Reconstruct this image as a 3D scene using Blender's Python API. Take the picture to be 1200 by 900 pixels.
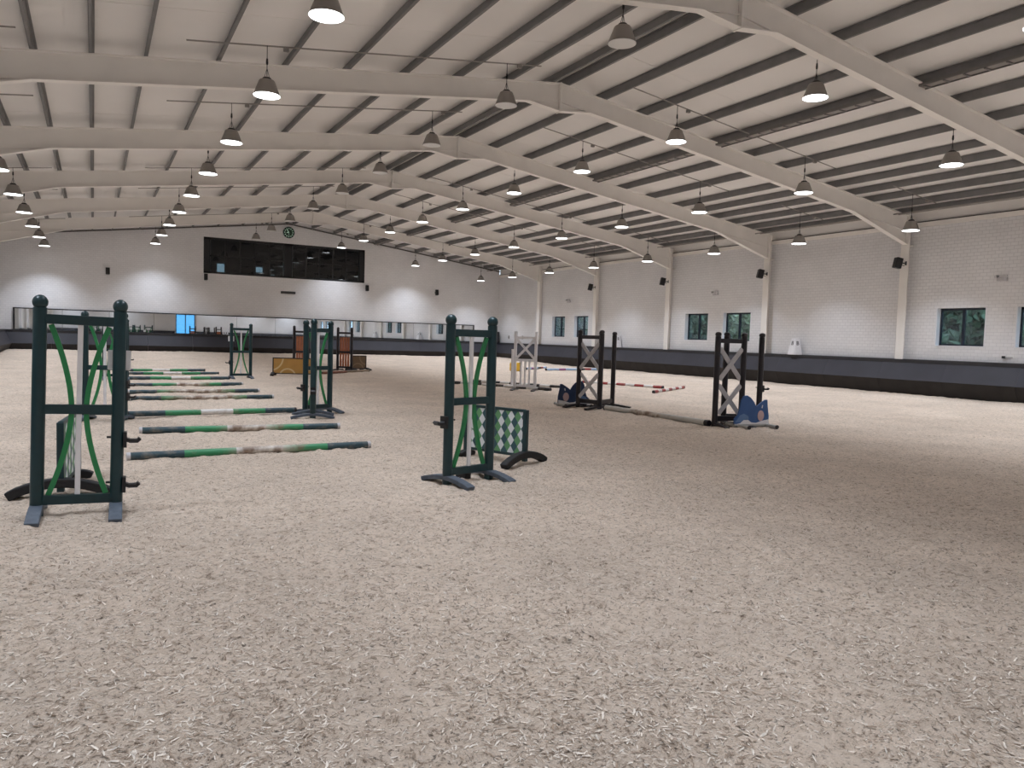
import bpy, bmesh, math, random
import numpy as np
from mathutils import Vector, Matrix
random.seed(7)
for o in list(bpy.data.objects): bpy.data.objects.remove(o, do_unlink=True)
S = bpy.context.scene
COL = S.collection
R = math.radians

# ------------------------------------------------------------------ camera
CAM_H, F_PX = 1.55, 895.68
YAW, PITCH, ROLL = R(28.757), R(-3.384), R(1.725)
cam = bpy.data.cameras.new('camera'); cam_o = bpy.data.objects.new('camera', cam); COL.objects.link(cam_o)
cam.sensor_fit = 'HORIZONTAL'; cam.sensor_width = 36.0; cam.lens = F_PX / 1200 * 36
cam.clip_start = 0.05; cam.clip_end = 500
_f = Vector((math.sin(YAW)*math.cos(PITCH), math.cos(YAW)*math.cos(PITCH), math.sin(PITCH)))
_r = Vector((math.cos(YAW), -math.sin(YAW), 0)); _u = _r.cross(_f)
_r2 = math.cos(ROLL)*_r + math.sin(ROLL)*_u; _u2 = -math.sin(ROLL)*_r + math.cos(ROLL)*_u
cam_o.matrix_world = Matrix(((_r2.x, _u2.x, -_f.x, 0), (_r2.y, _u2.y, -_f.y, 0), (_r2.z, _u2.z, -_f.z, CAM_H), (0, 0, 0, 1)))
S.camera = cam_o

# ------------------------------------------------------------------ daylight outside, exposure
W = bpy.data.worlds.new('overcast_sky'); S.world = W; W.use_nodes = True
bg = W.node_tree.nodes['Background']; bg.inputs[0].default_value = (0.72, 0.86, 1.0, 1); bg.inputs[1].default_value = 4.6
S.view_settings.view_transform = 'Standard'; S.view_settings.look = 'None'
S.view_settings.gamma = 1.0; S.view_settings.use_curve_mapping = False
S.view_settings.exposure = 0.16
LAMP_W = 62.0
LAMP_COL = (0.84, 0.925, 1.06)
LAMP_SPREAD = R(104)

# ------------------------------------------------------------------ main dimensions (metres)
XL, XRW = -4.50, 26.27            # inner faces of the long walls
YN, YFW = -8.36, 50.25            # inner faces of the end walls
XG = 10.98                        # ridge
SL = 0.131                        # roof slope
FS = 50.15/49.5                   # far wall fittings were measured on a plane 49.5 m away
def fx(x): return x*FS
def fz(z): return 1.55+(z-1.55)*FS
def raf_top(x): return 8.42 - SL*abs(x-XG)
ROOF_GAP = 0.22
PORTALS = [-1.80, 4.77, 11.33, 17.87, 24.42, 31.00, 37.53, 44.10]

# ------------------------------------------------------------------ materials
def mat(name, col, rough=0.6, metal=0.0, var=0.0, vscale=8.0, bump=0.0, bscale=40.0, emit=None, estr=0.0, spec=0.5):
    m = bpy.data.materials.new(name); m.use_nodes = True
    nt = m.node_tree; b = nt.nodes['Principled BSDF']
    b.inputs['Base Color'].default_value = (*col, 1); b.inputs['Roughness'].default_value = rough
    b.inputs['Metallic'].default_value = metal; b.inputs['Specular IOR Level'].default_value = spec
    tc = None
    if var > 0 or bump > 0:
        tc = nt.nodes.new('ShaderNodeTexCoord')
    if var > 0:
        n = nt.nodes.new('ShaderNodeTexNoise'); n.inputs['Scale'].default_value = vscale; n.inputs['Detail'].default_value = 5
        nt.links.new(tc.outputs['Object'], n.inputs['Vector'])
        r = nt.nodes.new('ShaderNodeValToRGB')
        r.color_ramp.elements[0].position = 0.3; r.color_ramp.elements[1].position = 0.72
        r.color_ramp.elements[0].color = (*[max(0, c*(1-var)) for c in col], 1)
        r.color_ramp.elements[1].color = (*[min(1, c*(1+var*0.6)) for c in col], 1)
        nt.links.new(n.outputs['Fac'], r.inputs['Fac']); nt.links.new(r.outputs['Color'], b.inputs['Base Color'])
    if bump > 0:
        n2 = nt.nodes.new('ShaderNodeTexNoise'); n2.inputs['Scale'].default_value = bscale; n2.inputs['Detail'].default_value = 4
        nt.links.new(tc.outputs['Object'], n2.inputs['Vector'])
        bp = nt.nodes.new('ShaderNodeBump'); bp.inputs['Strength'].default_value = bump; bp.inputs['Distance'].default_value = 0.01
        nt.links.new(n2.outputs['Fac'], bp.inputs['Height']); nt.links.new(bp.outputs['Normal'], b.inputs['Normal'])
    if emit:
        b.inputs['Emission Color'].default_value = (*emit, 1); b.inputs['Emission Strength'].default_value = estr
    return m

def brick_mat(name, axis, col, mortar, strength=0.5):
    m = mat(name, col, 0.38); nt = m.node_tree; b = nt.nodes['Principled BSDF']; L = nt.links.new
    tc = nt.nodes.new('ShaderNodeTexCoord'); sp = nt.nodes.new('ShaderNodeSeparateXYZ'); cb = nt.nodes.new('ShaderNodeCombineXYZ')
    L(tc.outputs['Object'], sp.inputs[0]); L(sp.outputs[axis], cb.inputs[0]); L(sp.outputs[2], cb.inputs[1])
    br = nt.nodes.new('ShaderNodeTexBrick'); L(cb.outputs[0], br.inputs['Vector'])
    br.inputs['Scale'].default_value = 1.0; br.inputs['Brick Width'].default_value = 0.235; br.inputs['Row Height'].default_value = 0.118
    br.inputs['Mortar Size'].default_value = 0.009; br.inputs['Mortar Smooth'].default_value = 0.4
    br.inputs['Color1'].default_value = (*col, 1); br.inputs['Color2'].default_value = (*[c*0.955 for c in col], 1); br.inputs['Mortar'].default_value = (*mortar, 1)
    no = nt.nodes.new('ShaderNodeTexNoise'); no.inputs['Scale'].default_value = 0.7; no.inputs['Detail'].default_value = 4; L(tc.outputs['Object'], no.inputs['Vector'])
    rp = nt.nodes.new('ShaderNodeMapRange'); rp.inputs[1].default_value = 0.3; rp.inputs[2].default_value = 0.7; rp.inputs[3].default_value = 0.93; rp.inputs[4].default_value = 1.0; L(no.outputs['Fac'], rp.inputs[0])
    mx = nt.nodes.new('ShaderNodeMix'); mx.data_type = 'RGBA'; mx.blend_type = 'MULTIPLY'; mx.inputs[0].default_value = 1.0
    L(br.outputs['Color'], mx.inputs[6]); L(rp.outputs[0], mx.inputs[7]); L(mx.outputs[2], b.inputs['Base Color'])
    bp = nt.nodes.new('ShaderNodeBump'); bp.invert = True; bp.inputs['Strength'].default_value = strength; bp.inputs['Distance'].default_value = 0.008
    L(br.outputs['Fac'], bp.inputs['Height']); L(bp.outputs['Normal'], b.inputs['Normal'])
    return m

def sand_mat():
    m = mat('riding_sand', (0.5, 0.42, 0.34), 0.95, spec=0.15); nt = m.node_tree; b = nt.nodes['Principled BSDF']; L = nt.links.new
    tc = nt.nodes.new('ShaderNodeTexCoord')
    def noise(scale, det, rough=0.6, dist=0.0):
        n = nt.nodes.new('ShaderNodeTexNoise'); n.inputs['Scale'].default_value = scale; n.inputs['Detail'].default_value = det
        n.inputs['Roughness'].default_value = rough; n.inputs['Distortion'].default_value = dist; L(tc.outputs['Object'], n.inputs['Vector']); return n
    n1 = noise(15, 12, 0.82, 0.35); r = nt.nodes.new('ShaderNodeValToRGB'); L(n1.outputs['Fac'], r.inputs['Fac']); e = r.color_ramp.elements
    e[0].position = 0.365; e[0].color = (0.23, 0.165, 0.12, 1); e[1].position = 0.70; e[1].color = (0.80, 0.70, 0.59, 1)  # darkest stop also paints in the shade of small pits
    k = e.new(0.45); k.color = (0.645, 0.520, 0.412, 1); k = e.new(0.58); k.color = (0.74, 0.615, 0.505, 1)
    n2 = noise(0.8, 5, 0.6); r2 = nt.nodes.new('ShaderNodeMapRange'); r2.inputs[1].default_value = 0.3; r2.inputs[2].default_value = 0.7; r2.inputs[3].default_value = 0.86; r2.inputs[4].default_value = 1.06; L(n2.outputs['Fac'], r2.inputs[0])
    mx = nt.nodes.new('ShaderNodeMix'); mx.data_type = 'RGBA'; mx.blend_type = 'MULTIPLY'; mx.inputs[0].default_value = 1.0
    L(r.outputs['Color'], mx.inputs[6]); L(r2.outputs[0], mx.inputs[7])
    # dark crumbs and the shade of hollows between the fibres, put into the colour
    n5 = noise(44, 6, 0.7, 0.6); r5 = nt.nodes.new('ShaderNodeMapRange'); r5.inputs[1].default_value = 0.36; r5.inputs[2].default_value = 0.45; r5.inputs[3].default_value = 0.30; r5.inputs[4].default_value = 1.0; L(n5.outputs['Fac'], r5.inputs[0])
    mx5 = nt.nodes.new('ShaderNodeMix'); mx5.data_type = 'RGBA'; mx5.blend_type = 'MULTIPLY'; mx5.inputs[0].default_value = 1.0
    L(mx.outputs[2], mx5.inputs[6]); L(r5.outputs[0], mx5.inputs[7]); mx = mx5
    # pale fibre flecks trodden into the sand
    v = nt.nodes.new('ShaderNodeTexVoronoi'); v.inputs['Scale'].default_value = 34; mp = nt.nodes.new('ShaderNodeMapping'); mp.inputs['Scale'].default_value = (1.0, 2.2, 1); mp.inputs['Rotation'].default_value = (0, 0, 0.5)
    n3 = noise(7, 3); vm = nt.nodes.new('ShaderNodeVectorMath'); vm.operation = 'MULTIPLY_ADD'; vm.inputs[1].default_value = (0.25, 0.25, 0); L(n3.outputs['Color'], vm.inputs[0]); L(tc.outputs['Object'], vm.inputs[2])
    L(vm.outputs[0], mp.inputs[0]); L(mp.outputs[0], v.inputs['Vector'])
    c1 = nt.nodes.new('ShaderNodeMath'); c1.operation = 'LESS_THAN'; c1.inputs[1].default_value = 0.20; L(v.outputs['Distance'], c1.inputs[0])
    sc = nt.nodes.new('ShaderNodeSeparateColor'); L(v.outputs['Color'], sc.inputs[0])
    c2 = nt.nodes.new('ShaderNodeMath'); c2.operation = 'GREATER_THAN'; c2.inputs[1].default_value = 0.62; L(sc.outputs[0], c2.inputs[0])
    mu = nt.nodes.new('ShaderNodeMath'); mu.operation = 'MULTIPLY'; L(c1.outputs[0], mu.inputs[0]); L(c2.outputs[0], mu.inputs[1])
    m2 = nt.nodes.new('ShaderNodeMath'); m2.operation = 'MULTIPLY'; m2.inputs[1].default_value = 0.6; L(mu.outputs[0], m2.inputs[0])
    mx2 = nt.nodes.new('ShaderNodeMix'); mx2.data_type = 'RGBA'; L(m2.outputs[0], mx2.inputs[0]); L(mx.outputs[2], mx2.inputs[6]); mx2.inputs[7].default_value = (0.82, 0.74, 0.65, 1)
    L(mx2.outputs[2], b.inputs['Base Color'])
    n4 = noise(38, 8, 0.75); bp = nt.nodes.new('ShaderNodeBump'); bp.inputs['Strength'].default_value = 0.9; bp.inputs['Distance'].default_value = 0.024
    L(n4.outputs['Fac'], bp.inputs['Height']); L(bp.outputs['Normal'], b.inputs['Normal'])
    return m

def band_mat(name, bands, axis='X', worn=None):
    """bands = [(end position 0..1, colour)] along the generated axis; worn = (from, to) where the paint has rubbed off"""
    m = mat(name, (0.5, 0.5, 0.5), 0.5); nt = m.node_tree; b = nt.nodes['Principled BSDF']; L = nt.links.new
    tc = nt.nodes.new('ShaderNodeTexCoord'); sp = nt.nodes.new('ShaderNodeSeparateXYZ'); L(tc.outputs['Generated'], sp.inputs[0])
    r = nt.nodes.new('ShaderNodeValToRGB'); r.color_ramp.interpolation = 'CONSTANT'; e = r.color_ramp.elements
    e[0].position = 0; e[0].color = (*bands[0][1], 1); pos = bands[0][0]; e[1].position = pos; e[1].color = (*bands[1][1], 1)
    pos = bands[1][0]
    for end, c in bands[2:]:
        k = e.new(pos); k.color = (*c, 1); pos = end
    L(sp.outputs[axis], r.inputs['Fac']); out = r.outputs['Color']
    n = nt.nodes.new('ShaderNodeTexNoise'); n.inputs['Scale'].default_value = 9; n.inputs['Detail'].default_value = 6; L(tc.outputs['Object'], n.inputs['Vector'])
    d = nt.nodes.new('ShaderNodeMapRange'); d.inputs[1].default_value = 0.52; d.inputs[2].default_value = 0.75; d.inputs[3].default_value = 0; d.inputs[4].default_value = 0.45; L(n.outputs['Fac'], d.inputs[0])
    mx = nt.nodes.new('ShaderNodeMix'); mx.data_type = 'RGBA'; L(d.outputs[0], mx.inputs[0]); L(out, mx.inputs[6]); mx.inputs[7].default_value = (0.36, 0.29, 0.22, 1); out = mx.outputs[2]
    if worn:
        c = (worn[0]+worn[1])/2; hw = (worn[1]-worn[0])/2
        s = nt.nodes.new('ShaderNodeMath'); s.operation = 'SUBTRACT'; s.inputs[1].default_value = c; L(sp.outputs[axis], s.inputs[0])
        a = nt.nodes.new('ShaderNodeMath'); a.operation = 'ABSOLUTE'; L(s.outputs[0], a.inputs[0])
        na = nt.nodes.new('ShaderNodeMath'); na.operation = 'MULTIPLY_ADD'; na.inputs[1].default_value = 0.22; L(n.outputs['Fac'], na.inputs[0]); L(a.outputs[0], na.inputs[2])
        q = nt.nodes.new('ShaderNodeMapRange'); q.inputs[1].default_value = hw*0.8+0.11; q.inputs[2].default_value = hw*1.9+0.11; q.inputs[3].default_value = 1; q.inputs[4].default_value = 0; L(na.outputs[0], q.inputs[0])
        r3 = nt.nodes.new('ShaderNodeValToRGB'); r3.color_ramp.elements[0].position = 0.4; r3.color_ramp.elements[0].color = (0.24, 0.165, 0.115, 1); r3.color_ramp.elements[1].position = 0.66; r3.color_ramp.elements[1].color = (0.62, 0.55, 0.48, 1); L(n.outputs['Fac'], r3.inputs['Fac'])
        m3 = nt.nodes.new('ShaderNodeMix'); m3.data_type = 'RGBA'; L(q.outputs[0], m3.inputs[0]); L(out, m3.inputs[6]); L(r3.outputs['Color'], m3.inputs[7]); out = m3.outputs[2]
    L(out, b.inputs['Base Color']); return m

def argyle_mat():
    m = mat('argyle_print', (0.8, 0.8, 0.8), 0.45); nt = m.node_tree; b = nt.nodes['Principled BSDF']; L = nt.links.new
    tc = nt.nodes.new('ShaderNodeTexCoord'); sp = nt.nodes.new('ShaderNodeSeparateXYZ'); L(tc.outputs['Object'], sp.inputs[0])
    def M(op, a, bb=None):
        n = nt.nodes.new('ShaderNodeMath'); n.operation = op
        for i, x in enumerate((a, bb)):
            if x is None: continue
            if isinstance(x, (int, float)): n.inputs[i].default_value = x
            else: L(x, n.inputs[i])
        return n.outputs[0]
    u0 = M('DIVIDE', sp.outputs[0], 0.105); v0 = M('DIVIDE', sp.outputs[2], 0.150)
    i = M('FLOOR', M('ADD', M('ADD', u0, v0), 40.0)); j = M('FLOOR', M('ADD', M('SUBTRACT', u0, v0), 41.0))
    c = M('MODULO', M('ADD', i, j), 3.0)
    r = nt.nodes.new('ShaderNodeValToRGB'); r.color_ramp.interpolation = 'CONSTANT'; e = r.color_ramp.elements
    e[0].position = 0; e[0].color = (0.13, 0.33, 0.15, 1); e[1].position = 0.25; e[1].color = (0.78, 0.82, 0.84, 1); k = e.new(0.6); k.color = (0.035, 0.10, 0.12, 1)
    L(M('DIVIDE', c, 2.0), r.inputs['Fac']); L(r.outputs['Color'], b.inputs['Base Color']); return m

def ring_mat(name, base, line, rings):
    """painted board: cream arcs on a plain ground"""
    m = mat(name, base, 0.55); nt = m.node_tree; b = nt.nodes['Principled BSDF']; L = nt.links.new
    tc = nt.nodes.new('ShaderNodeTexCoord'); out = None
    for (x, z, r, w) in rings:
        d = nt.nodes.new('ShaderNodeVectorMath'); d.operation = 'MULTIPLY'; d.inputs[1].default_value = (1, 0, 1); L(tc.outputs['Object'], d.inputs[0])
        s = nt.nodes.new('ShaderNodeVectorMath'); s.operation = 'DISTANCE'; s.inputs[1].default_value = (x, 0, z); L(d.outputs[0], s.inputs[0])
        a = nt.nodes.new('ShaderNodeMath'); a.operation = 'SUBTRACT'; a.inputs[1].default_value = r; L(s.outputs['Value'], a.inputs[0])
        c = nt.nodes.new('ShaderNodeMath'); c.operation = 'ABSOLUTE'; L(a.outputs[0], c.inputs[0])
        t = nt.nodes.new('ShaderNodeMath'); t.operation = 'LESS_THAN'; t.inputs[1].default_value = w; L(c.outputs[0], t.inputs[0])
        if out is None: out = t.outputs[0]
        else:
            q = nt.nodes.new('ShaderNodeMath'); q.operation = 'MAXIMUM'; L(out, q.inputs[0]); L(t.outputs[0], q.inputs[1]); out = q.outputs[0]
    n = nt.nodes.new('ShaderNodeTexNoise'); n.inputs['Scale'].default_value = 4; n.inputs['Detail'].default_value = 5; L(tc.outputs['Object'], n.inputs['Vector'])
    g = nt.nodes.new('ShaderNodeMix'); g.data_type = 'RGBA'; g.inputs[6].default_value = (*[c*0.8 for c in base], 1); g.inputs[7].default_value = (*[min(1, c*1.15) for c in base], 1); L(n.outputs['Fac'], g.inputs[0])
    mx = nt.nodes.new('ShaderNodeMix'); mx.data_type = 'RGBA'; L(out, mx.inputs[0]); L(g.outputs[2], mx.inputs[6]); mx.inputs[7].default_value = (*line, 1)
    L(mx.outputs[2], b.inputs['Base Color']); return m

def glass_mat(name, tint, refl=0.12):
    m = bpy.data.materials.new(name); m.use_nodes = True; nt = m.node_tree; nt.nodes.clear(); L = nt.links.new
    o = nt.nodes.new('ShaderNodeOutputMaterial'); t = nt.nodes.new('ShaderNodeBsdfTransparent'); t.inputs[0].default_value = (*tint, 1)
    g = nt.nodes.new('ShaderNodeBsdfGlossy'); g.inputs['Roughness'].default_value = 0.02; g.inputs[0].default_value = (0.9, 0.95, 1, 1)
    fr = nt.nodes.new('ShaderNodeLayerWeight'); fr.inputs[0].default_value = 0.25; ad = nt.nodes.new('ShaderNodeMath'); ad.operation = 'MULTIPLY_ADD'; ad.inputs[1].default_value = 0.5; ad.inputs[2].default_value = refl*0.4
    L(fr.outputs['Fresnel'], ad.inputs[0]); mx = nt.nodes.new('ShaderNodeMixShader'); L(ad.outputs[0], mx.inputs[0]); L(t.outputs[0], mx.inputs[1]); L(g.outputs[0], mx.inputs[2]); L(mx.outputs[0], o.inputs[0])
    return m

def lit_mat():
    m = bpy.data.materials.new('lit_diffuser'); m.use_nodes = True; nt = m.node_tree; nt.nodes.clear(); L = nt.links.new
    o = nt.nodes.new('ShaderNodeOutputMaterial'); t = nt.nodes.new('ShaderNodeBsdfTransparent'); e = nt.nodes.new('ShaderNodeEmission'); a = nt.nodes.new('ShaderNodeAddShader')
    e.inputs[0].default_value = (0.95, 0.98, 1, 1); e.inputs[1].default_value = 2.5; L(t.outputs[0], a.inputs[0]); L(e.outputs[0], a.inputs[1]); L(a.outputs[0], o.inputs[0]); return m

M = dict(
    sand=sand_mat(),
    wall_r=brick_mat('painted_block_long', 1, (0.86, 0.845, 0.845), (0.70, 0.685, 0.69)),
    wall_f=brick_mat('painted_block_end', 0, (0.86, 0.845, 0.845), (0.74, 0.725, 0.73), 0.25),
    roof=mat('roof_liner_sheet', (0.88, 0.85, 0.82), 0.7, var=0.04, vscale=0.5),
    steel=mat('cream_steel_paint', (0.94, 0.90, 0.85), 0.5, var=0.03, vscale=2),
    purlin=mat('galvanised_purlin', (0.22, 0.215, 0.215), 0.55, metal=0.15, var=0.12, vscale=3),
    gapshade_louvre=mat('gap_shade_and_louvre', (0.10, 0.09, 0.085), 0.7),  # shadow colour for the roof gap strips; also the plain dark louvre
    conduit=mat('grey_conduit', (0.32, 0.30, 0.28), 0.5, metal=0.5),
    tray=mat('cable_tray_zinc', (0.20, 0.19, 0.185), 0.5, metal=0.2),
    kick=mat('charcoal_kickboard', (0.038, 0.037, 0.048), 0.6, var=0.12, vscale=1.3),
    kickcap=mat('black_rubber_cap', (0.028, 0.027, 0.030), 0.6, var=0.15, vscale=2),
    skirt=mat('brown_black_skirt', (0.030, 0.026, 0.025), 0.7, var=0.25, vscale=3),
    wing=mat('dark_teal_paint', (0.007, 0.036, 0.043), 0.38, var=0.15, vscale=12),
    green=mat('bright_green_paint', (0.020, 0.235, 0.075), 0.42, var=0.08, vscale=10),
    white=mat('white_paint', (0.86, 0.85, 0.87), 0.45, var=0.06, vscale=9),
    offwhite=mat('grey_white_board', (0.56, 0.54, 0.55), 0.55, var=0.14, vscale=8),
    foot=mat('slate_blue_rubber', (0.085, 0.105, 0.135), 0.6, var=0.25, vscale=16),
    black=mat('black_plastic', (0.012, 0.012, 0.014), 0.45),
    blackpaint=mat('black_paint', (0.018, 0.014, 0.018), 0.4, var=0.2, vscale=7),
    rubber=mat('black_rubber_skid', (0.014, 0.013, 0.014), 0.75, bump=0.5, bscale=60),
    orange=mat('burnt_orange_paint', (0.46, 0.15, 0.06), 0.5, var=0.2, vscale=6),
    blue=mat('cobalt_blue_board', (0.035, 0.105, 0.29), 0.5, var=0.12, vscale=5),
    blue2=mat('pale_blue_patch', (0.12, 0.22, 0.42), 0.5, var=0.1, vscale=5),
    navy=mat('navy_board', (0.022, 0.045, 0.11), 0.5, var=0.15, vscale=5),
    pink=mat('dusty_pink_patch', (0.56, 0.40, 0.40), 0.55, var=0.1),
    pipe=mat('grey_plastic_pipe', (0.45, 0.44, 0.42), 0.5, var=0.15),
    yellow=mat('yellow_plastic', (0.80, 0.48, 0.03), 0.45, var=0.08),
    argyle=argyle_mat(),
    ochre=ring_mat('ochre_board', (0.52, 0.28, 0.07), (0.70, 0.53, 0.28), [(-0.24, -0.02, 0.27, 0.028), (-0.86, 0.65, 0.46, 0.028), (0.52, 0.0, 0.22, 0.025)]),
    brown=ring_mat('shaded_ochre_board', (0.155, 0.095, 0.05), (0.24, 0.16, 0.09), [(-0.05, 0.0, 0.3, 0.03), (0.4, 0.6, 0.35, 0.03)]),  # the ochre design again, its shade put into darker colours
    shade=mat('lamp_shade_alu', (0.34, 0.315, 0.29), 0.45, metal=0.3),
    lit=lit_mat(),
    unlit=mat('unlit_diffuser', (0.78, 0.77, 0.75), 0.4),
    frame=mat('dark_window_frame', (0.010, 0.016, 0.030), 0.4),
    frameblk=mat('black_frame', (0.008, 0.008, 0.010), 0.45),
    reveal=mat('white_reveal', (0.80, 0.80, 0.82), 0.5),
    glass=glass_mat('window_glass', (0.72, 0.80, 0.84)),
    smoke=glass_mat('smoked_glass', (0.30, 0.31, 0.33), 0.10),
    doorglass=glass_mat('door_glass', (0.22, 0.40, 0.52)),
    mirror=mat('mirror_silver', (0.80, 0.83, 0.85), 0.015, metal=1.0),
    gallery=mat('gallery_wall', (0.35, 0.34, 0.35), 0.8),
    galwin=mat('gallery_back_window', (0.4, 0.7, 0.8), 0.5, emit=(0.55, 0.85, 0.95), estr=2.2),
    clockface=mat('clock_face_green', (0.006, 0.030, 0.012), 0.4),
    clockmark=mat('clock_marks', (0.55, 0.75, 0.60), 0.4, emit=(0.6, 0.9, 0.7), estr=0.25),
    bark=mat('tree_bark', (0.10, 0.08, 0.06), 0.9, var=0.3),
    leaf_a=mat('leaf_green', (0.10, 0.16, 0.10), 0.6, var=0.6, vscale=3),
    leaf_b=mat('leaf_yellow_green', (0.19, 0.24, 0.12), 0.6, var=0.5, vscale=3),
    grass=mat('outside_grass', (0.10, 0.17, 0.05), 0.9, var=0.3, vscale=1),
    concrete=mat('outside_paving', (0.45, 0.45, 0.45), 0.9, var=0.2, vscale=1),
    chipl=mat('pale_wood_fibre', (0.82, 0.73, 0.63), 0.85, var=0.3, vscale=25),
    chipd=mat('brown_wood_fibre', (0.33, 0.25, 0.185), 0.9, var=0.35, vscale=25),
)

# ------------------------------------------------------------------ mesh helpers
class MB:
    def __init__(s): s.v = []; s.f = []; s.sm = []
    def quad(s, pts, smooth=False):
        b = len(s.v); s.v += [tuple(p) for p in pts]; s.f.append(tuple(range(b, b+len(pts)))); s.sm.append(smooth); return s
    def box(s, c, d, rz=0.0, m=None):
        b = len(s.v); hx, hy, hz = d[0]/2, d[1]/2, d[2]/2; cs, sn = math.cos(rz), math.sin(rz)
        for x, y, z in ((-1,-1,-1),(1,-1,-1),(1,1,-1),(-1,1,-1),(-1,-1,1),(1,-1,1),(1,1,1),(-1,1,1)):
            px, py = x*hx, y*hy; p = Vector((c[0]+px*cs-py*sn, c[1]+px*sn+py*cs, c[2]+z*hz))
            s.v.append(tuple(m @ p if m else p))
        for f in ((0,3,2,1),(4,5,6,7),(0,1,5,4),(1,2,6,5),(2,3,7,6),(3,0,4,7)): s.f.append(tuple(b+i for i in f)); s.sm.append(False)
        return s
    def span(s, x0, x1, y0, y1, z0, z1): return s.box(((x0+x1)/2, (y0+y1)/2, (z0+z1)/2), (abs(x1-x0), abs(y1-y0), abs(z1-z0)))
    def tube(s, pts, r, n=12, cap=True):
        """round tube along a path; r may be a list"""
        pts = [Vector(p) for p in pts]; rs = r if isinstance(r, (list, tuple)) else [r]*len(pts); b = len(s.v)
        for i, p in enumerate(pts):
            t = (pts[min(i+1, len(pts)-1)] - pts[max(i-1, 0)]).normalized()
            a = Vector((0, 0, 1)) if abs(t.z) < 0.9 else Vector((1, 0, 0)); u = t.cross(a).normalized(); w = t.cross(u)
            for k in range(n):
                q = 2*math.pi*k/n; s.v.append(tuple(p + rs[i]*(math.cos(q)*u + math.sin(q)*w)))
        for i in range(len(pts)-1):
            for k in range(n):
                s.f.append((b+i*n+k, b+i*n+(k+1) % n, b+(i+1)*n+(k+1) % n, b+(i+1)*n+k)); s.sm.append(True)
        if cap:
            s.f.append(tuple(b+k for k in range(n))); s.sm.append(False)
            e = b+(len(pts)-1)*n; s.f.append(tuple(e+k for k in range(n))); s.sm.append(False)
        return s
    def bar(s, pts, w, h, side=None):
        """rectangular bar along a path: w across (side axis), h in the other direction"""
        pts = [Vector(p) for p in pts]; b = len(s.v)
        for i, p in enumerate(pts):
            t = (pts[min(i+1, len(pts)-1)] - pts[max(i-1, 0)]).normalized()
            u = Vector(side) if side else (t.cross(Vector((0, 0, 1))).normalized() if abs(t.z) < 0.95 else Vector((1, 0, 0)))
            u = (u - t*u.dot(t)).normalized(); n = t.cross(u).normalized()
            for a, c in ((-1,-1),(1,-1),(1,1),(-1,1)): s.v.append(tuple(p + u*(a*w/2) + n*(c*h/2)))
        for i in range(len(pts)-1):
            for k in range(4): s.f.append((b+i*4+k, b+i*4+(k+1) % 4, b+i*4+4+(k+1) % 4, b+i*4+4+k)); s.sm.append(False)
        s.f.append((b, b+1, b+2, b+3)); e = b+(len(pts)-1)*4; s.f.append((e, e+1, e+2, e+3)); s.sm += [False, False]
        return s
    def lathe(s, prof, n=20, c=(0, 0, 0), smooth=True):
        b = len(s.v); k0 = len(prof)
        for r, z in prof:
            for k in range(n):
                q = 2*math.pi*k/n; s.v.append((c[0]+r*math.cos(q), c[1]+r*math.sin(q), c[2]+z))
        for i in range(k0-1):
            for k in range(n): s.f.append((b+i*n+k, b+i*n+(k+1) % n, b+(i+1)*n+(k+1) % n, b+(i+1)*n+k)); s.sm.append(smooth)
        s.f.append(tuple(b+k for k in range(n))); s.f.append(tuple(b+(k0-1)*n+k for k in range(n))); s.sm += [False, False]
        return s
    def prism(s, poly, axis, a0, a1):
        """polygon (two coords) extruded along axis 0/1/2"""
        def P(p, a):
            q = [p[0], p[1]]; q.insert(axis, a); return tuple(q)
        b = len(s.v); n = len(poly); s.v += [P(p, a0) for p in poly] + [P(p, a1) for p in poly]
        for k in range(n): s.f.append((b+k, b+(k+1) % n, b+n+(k+1) % n, b+n+k)); s.sm.append(False)
        s.f.append(tuple(range(b, b+n))); s.f.append(tuple(range(b+n, b+2*n))); s.sm += [False, False]
        return s
    def mesh(s, name, m, bevel=0.0):
        me = bpy.data.meshes.new(name); me.from_pydata(s.v, [], s.f)
        me.polygons.foreach_set('use_smooth', s.sm)
        bm = bmesh.new(); bm.from_mesh(me)
        bmesh.ops.remove_doubles(bm, verts=bm.verts, dist=1e-5)
        bmesh.ops.recalc_face_normals(bm, faces=bm.faces)
        if bevel > 0:
            ed = [e for e in bm.edges if len(e.link_faces) == 2 and e.calc_face_angle(0) > 0.6]
            bmesh.ops.bevel(bm, geom=ed, offset=bevel, segments=2, affect='EDGES', profile=0.5)
        bm.to_mesh(me); bm.free()
        for x in (m if isinstance(m, (list, tuple)) else [m]): me.materials.append(x)
        if any(s.sm):
            try: me.set_sharp_from_angle(angle=R(40))
            except Exception: pass
        return me

def link(name, data, parent=None):
    o = bpy.data.objects.new(name, data); COL.objects.link(o)
    if parent is not None: o.parent = parent
    return o
def part(name, mb, m, parent, bevel=0.0, label=None):
    o = link(name, mb.mesh(name, m, bevel), parent)
    if label: o['label'] = label
    return o
def tag(o, label, cat, group=None):
    o['label'] = label; o['category'] = cat
    if group: o['group'] = group
    return o
def thing(name, label, cat, loc=(0, 0, 0), rz=0.0, group=None):
    o = link(name, None); o.location = loc; o.rotation_euler = (0, 0, rz); o.empty_display_size = 0.2
    return tag(o, label, cat, group)
def struct(name, mb=None, m=None, label=None, cat=None):
    o = link(name, mb.mesh(name, m) if mb else None); o['kind'] = 'structure'
    if label: o['label'] = label
    if cat: o['category'] = cat
    return o
def copy_tree(o, parent=None):
    c = o.copy(); COL.objects.link(c); c.parent = parent
    for ch in list(o.children): copy_tree(ch, c)
    return c

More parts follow.
